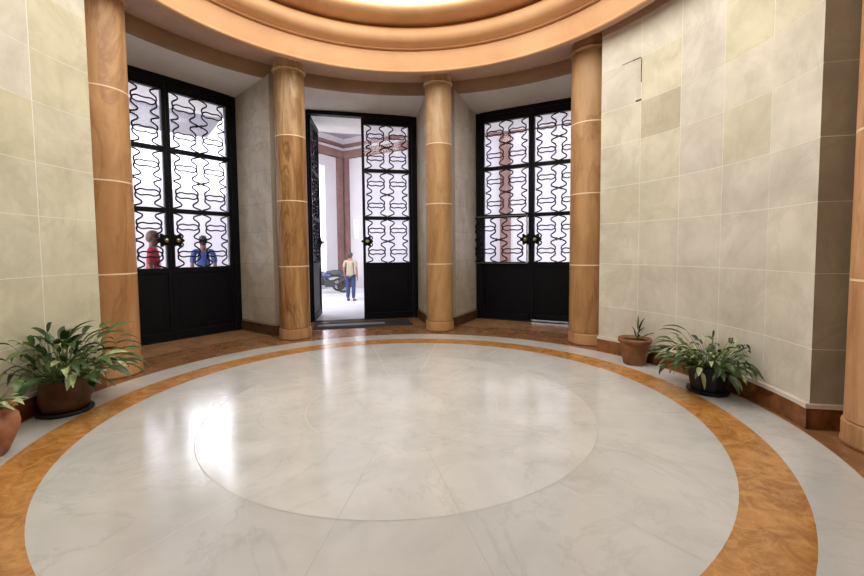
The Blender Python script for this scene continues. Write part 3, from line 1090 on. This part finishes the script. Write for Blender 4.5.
# left courtyard wall with a tall opening to the light
mb = MB()
wallbox(mb, CO, DL, NL, 0.0, 1.3, 0, 0.4, GZ0, ZT)
wallbox(mb, CO, DL, NL, 1.3, 2.6, 0, 0.4, GZ0, -0.1)
wallbox(mb, CO, DL, NL, 1.3, 2.6, 0, 0.4, 5.4, ZT)
wallbox(mb, CO, DL, NL, 2.6, 6.2, 0, 0.4, GZ0, ZT)
wallbox(mb, CO, DL, NL, 6.2, 24, 0, 0.4, GZ0, 3.5)
o = mb.build('wall_courtyard_left', M['outer_wall'])
tag(o, 'white courtyard wall with a tall bright opening seen through the open door', 'wall', kind='structure')
mb = MB()
wallbox(mb, CO, DL, NL, -20, -4.7, 24.0, 26.0, GZ0 - 0.3, 14.2)  # added backdrop, low enough to let sky reflect in the floor
wallbox(mb, CO, DL, NL, -4.7, 44, 23.6, 26.0, GZ0 - 0.3, 26.0)  # taller step of the backdrop hides the sky from the left leaf
o = mb.build('added_backdrop_wall', M['backdrop_wall'])
tag(o, 'pale stepped backdrop added beyond the low courtyard wall to limit the sky', 'wall', kind='structure')
mb = MB()
wallbox(mb, CO, DRt, NR, -0.4, 24, 0, 0.4, GZ0, ZT)
o = mb.build('wall_courtyard_right', M['outer_wall'])
tag(o, 'white courtyard wall behind the standing man', 'wall', kind='structure')
# pilasters either side of the corner and further along, cornice band
mb = MB()
for s0, s1 in ((0.22, 0.55), (5.6, 6.0)):
    wallbox(mb, CO, DL, -NL, s0, s1, 0, 0.14, GZ0, 5.9)
wallbox(mb, CO, DL, -NL, 0, 6.2, 0, 0.22, 5.9, 6.25)
wallbox(mb, CO, DL, -NL, 0, 6.2, 0, 0.12, 6.45, 6.6)
o = mb.build('trim_2', M['outer_brown'])
tag(o, 'mauve brown pilasters and cornice on the left courtyard wall', 'trim', kind='structure')
mb = MB()
for s0, s1 in ((0.08, 0.36), (5.2, 5.65), (8.2, 8.6), (12, 12.4)):
    wallbox(mb, CO, DRt, -NR, s0, s1, 0, 0.14, GZ0, 5.9)
wallbox(mb, CO, DRt, -NR, 0, 24, 0, 0.22, 5.9, 6.25)
wallbox(mb, CO, DRt, -NR, 0, 24, 0, 0.12, 6.45, 6.6)
o = mb.build('trim_3', M['outer_brown'])
tag(o, 'mauve brown pilasters and cornice on the right courtyard wall', 'trim', kind='structure')
mb = MB()
wallbox(mb, CO, DL, -NL, -0.4, 4.5, -0.4, 24.0, ZT, ZT + 0.25)
wallbox(mb, CO, DL, -NL, 4.5, 8.0, 2.5, 9.0, ZT, ZT + 0.25)
wallbox(mb, CO, DL, -NL, 4.5, 6.2, -0.4, 2.5, ZT, ZT + 0.25)
o = mb.build('ceiling_courtyard', M['outer_wall'])
tag(o, 'white portico ceiling over the courtyard corner', 'ceiling', kind='structure')

mb = MB()
wallbox(mb, CO, DRt, -NR, 0.62, 0.86, 0.0, 0.03, 2.05, 2.95)
o = mb.build('wall_plaque', M['plaque'])
tag(o, 'small white rectangular plaque on the courtyard wall above the man', 'plaque')

# ------------------------------------------------------------------ people
def skin_mesh(chains, levels=2):
    """chains: list of (points, radii, parent link or None); returns one mesh grown with the skin modifier"""
    me = bpy.data.meshes.new('body_cage')
    vs_, es, rad, roots = [], [], [], []
    for pts, rs in chains:
        prev = None
        for i, (p, r) in enumerate(zip(pts, rs)):
            p = Vector(p)
            idx = None
            for j, q in enumerate(vs_):
                if (q - p).length < 1e-5:
                    idx = j
                    break
            if idx is None:
                idx = len(vs_)
                vs_.append(p); rad.append(r)
                if prev is None:
                    roots.append(idx)
            if prev is not None:
                es.append((prev, idx))
            prev = idx
    me.from_pydata([tuple(v) for v in vs_], es, [])
    o = bpy.data.objects.new('cage', me)
    COL.objects.link(o)
    md = o.modifiers.new('skin', 'SKIN')
    md.branch_smoothing = 0.6
    md.use_smooth_shade = True
    sv = me.skin_vertices[0].data
    for i, r in enumerate(rad):
        r2 = r if isinstance(r, (tuple, list)) else (r, r)
        sv[i].radius = r2
        sv[i].use_root = i in roots
    sb = o.modifiers.new('sub', 'SUBSURF')
    sb.levels = levels; sb.render_levels = levels
    dg = bpy.context.evaluated_depsgraph_get()
    new = bpy.data.meshes.new_from_object(o.evaluated_get(dg))
    bpy.data.objects.remove(o)
    for p in new.polygons: p.use_smooth = True
    return new


def link_mesh(name, me, mat, parent):
    me.name = name
    me.materials.clear()
    me.materials.append(mat)
    o = bpy.data.objects.new(name, me)
    COL.objects.link(o)
    o.parent = parent
    return o


def person(loc, face, label, shirt, legs_mat, long_hair=False, shoes=True, arm_bend=0.0, sleeves=0.45, hair=None):
    """standing adult 1.72 m tall; local +y is where the person faces"""
    root = empty('person', loc, R_(-face))
    tag(root, label, 'person')
    hip = (0, 0, 0.93)
    sh = 1.41
    spine = [hip, (0, -0.005, 1.08), (0, 0.0, 1.25), (0, -0.01, 1.38), (0, -0.005, 1.46), (0, 0.012, 1.54), (0, 0.022, 1.62), (0, 0.018, 1.675)]
    srad = [(0.135, 0.10), (0.125, 0.095), (0.145, 0.105), (0.13, 0.09), 0.055, (0.066, 0.075), (0.078, 0.09), (0.055, 0.065)]
    body = [(spine, srad)]
    tors = [([(0, 0, 0.865), hip, (0, -0.005, 1.08), (0, 0.0, 1.25), (0, -0.01, 1.38), (0, -0.006, 1.43)], [(0.172, 0.132), (0.170, 0.128), (0.150, 0.116), (0.162, 0.122), (0.146, 0.104), (0.085, 0.07)])]
    legs, fingers, feet = [], [], []
    for s in (-1, 1):
        shd = (s * 0.185, -0.005, sh - 0.01)
        elb = (s * 0.235, -0.03 + 0.02 * arm_bend, 1.13)
        wri = (s * 0.225, 0.05 + 0.18 * arm_bend, 0.89 + 0.12 * arm_bend)
        palm = (s * 0.222, 0.065 + 0.22 * arm_bend, 0.82 + 0.10 * arm_bend)
        body.append(([(0, -0.01, 1.38), (s * 0.10, -0.006, 1.405), shd, elb, wri, palm], [(0.13, 0.09), 0.07, 0.058, 0.043, 0.031, 0.036]))
        k = sleeves
        mid = tuple(shd[i] + (elb[i] - shd[i]) * min(1, k * 2) for i in range(3))
        tors.append(([(0, -0.01, 1.38), (s * 0.10, -0.006, 1.405), shd, mid], [(0.146, 0.104), 0.084, 0.074, 0.066]))
        for f, (dx, ln) in enumerate(((-0.024, 0.072), (-0.008, 0.084), (0.008, 0.080), (0.024, 0.062))):
            p0 = Vector(palm) + Vector((0, dx, -0.01))
            fingers.append(([p0, p0 + Vector((-s * 0.006, 0.004, -ln * 0.5 - 0.02)), p0 + Vector((-s * 0.020, 0.012, -ln - 0.015))], [0.0095, 0.009, 0.0075]))
        p0 = Vector(palm) + Vector((0, 0.012, 0.02))
        fingers.append(([p0, p0 + Vector((-s * 0.012, 0.034, -0.03)), p0 + Vector((-s * 0.02, 0.044, -0.062))], [0.011, 0.0105, 0.0085]))
        th = (s * 0.095, 0.0, 0.86)
        kn = (s * 0.10, 0.018, 0.49)
        an = (s * 0.105, -0.02, 0.085)
        body.append(([hip, th, kn, an, (s * 0.115, 0.05, 0.045), (s * 0.12, 0.14, 0.032)], [(0.135, 0.10), 0.085, 0.056, 0.04, 0.038, 0.03]))
        legs.append(([(0, 0, 0.96), th, kn, (an[0], an[1], 0.10)], [(0.155, 0.116), 0.102, 0.076, 0.064]))
        feet.append(([(an[0], -0.05, 0.05), (s * 0.112, 0.03, 0.052), (s * 0.12, 0.15, 0.036)], [(0.045, 0.046), (0.05, 0.048), (0.044, 0.032)]))
    # ears, nose, brow and chin as short chains rooted in the head
    extra = fingers + [([(0, 0.08, 1.60), (0, 0.112, 1.585)], [0.014, 0.013]), ([(0, 0.06, 1.535), (0, 0.085, 1.53)], [0.026, 0.022])]
    for s in (-1, 1):
        extra.append(([(s * 0.070, 0.01, 1.605), (s * 0.084, 0.0, 1.60)], [(0.012, 0.022), (0.010, 0.020)]))
    me = skin_mesh(body + extra, 2)
    link_mesh('body', me, M['skin'], root)
    link_mesh('shirt', skin_mesh(tors, 2), shirt, root)
    link_mesh('trousers', skin_mesh(legs, 2), legs_mat, root)
    f = MB()
    f.ball((0, 0.004, 1.635), 0.090, 0.098, 0.092, 16)
    f.ball((0, -0.030, 1.595), 0.084, 0.072, 0.085, 16)
    if long_hair:
        f.ball((0, -0.055, 1.50), 0.09, 0.055, 0.16, 16)
    f.build('hair', hair or M['hair'], root)
    for s in (-1, 1):
        ey = MB()
        ey.ball((s * 0.032, 0.098, 1.61), 0.011, 0.009, 0.008, 8)
        ey.build('eye', M['hair'], root)
    if shoes:
        for ch in feet:
            link_mesh('shoe', skin_mesh([ch], 2), M['shoe'], root)
    return root


person((-2.86, 14.55, GZ0), 12, 'person standing in the courtyard, back turned, beige shirt and blue jeans', M['shirt_beige'], M['jeans'], sleeves=0.42)
pr_ = person((-4.93, 7.36, -0.006), 60, 'person in a red top seen through the left door glass', M['shirt_red'], M['shirt_red'], sleeves=0.5, hair=M['hair_brown'])
pb_ = person((-4.86, 8.85, -0.006), -30, 'person in a blue shirt seen through the left door glass', M['shirt_blue'], M['trouser_dark'], sleeves=0.5)

pr_.scale = (1.05, 1.05, 1.05)
pb_.scale = (0.92, 1.0, 1.03)

# ------------------------------------------------------------------ motorcycles parked in the courtyard
def motorcycle(loc, rz, label):
    root = empty('motorcycle', loc, rz)
    tag(root, label, 'motorcycle', 'motorcycles parked by the courtyard wall')
    for x in (-0.62, 0.62):
        wz = 0.29
        b = MB()
        n = 28
        pts = [(x + 0.24 * math.cos(2 * PI * k / n), 0, wz + 0.24 * math.sin(2 * PI * k / n)) for k in range(n + 1)]
        b.tube(pts, 0.05, 8, cap=False)
        for k in range(6):
            a_ = PI * k / 6
            b.tube([(x - 0.2 * math.cos(a_), 0, wz - 0.2 * math.sin(a_)), (x + 0.2 * math.cos(a_), 0, wz + 0.2 * math.sin(a_))], 0.012, 6)
        b.build('wheel', M['moto_black'], root)
    b = MB()
    b.tube([(-0.62, 0.07, 0.29), (-0.15, 0.08, 0.42), (0.25, 0.06, 0.75)], 0.03, 8)
    b.tube([(-0.62, -0.07, 0.29), (-0.15, -0.08, 0.42), (0.25, -0.06, 0.75)], 0.03, 8)
    b.box(-0.22, 0.16, -0.13, 0.13, 0.28, 0.56)
    b.build('engine_frame', M['moto_black'], root, bevel=0.02)
    b = MB()
    b.ball((0.10, 0, 0.76), 0.26, 0.15, 0.13, 16)
    b.ball((0.42, 0, 0.80), 0.16, 0.16, 0.20, 14)
    b.ball((-0.58, 0, 0.74), 0.24, 0.12, 0.10, 14)
    b.build('bodywork', M['moto_paint'], root)
    b = MB()
    b.tube([(-0.75, 0, 0.84), (-0.45, 0, 0.82), (-0.1, 0, 0.79)], [0.09, 0.13, 0.10], 10)
    b.build('seat', M['moto_black'], root)
    b = MB()
    for s in (-1, 1):
        b.tube([(0.62, s * 0.075, 0.29), (0.45, s * 0.075, 0.72), (0.38, s * 0.075, 0.95)], 0.024, 8)
        b.tube([(0.38, s * 0.06, 0.95), (0.36, s * 0.24, 1.02), (0.28, s * 0.36, 1.00)], 0.02, 8)
    b.build('fork_and_handlebar', M['moto_black'], root)
    return root


mc = motorcycle((-4.3, 17.3, GZ0), R_(205), 'dark motorcycle nearest to the man with its front turned left')
c2 = copy_tree(mc)
c2.location = (-4.75, 18.2, GZ0)
c2.rotation_euler = (0, 0, R_(190))
c2['label'] = 'dark motorcycle parked behind the other one, against the courtyard wall'
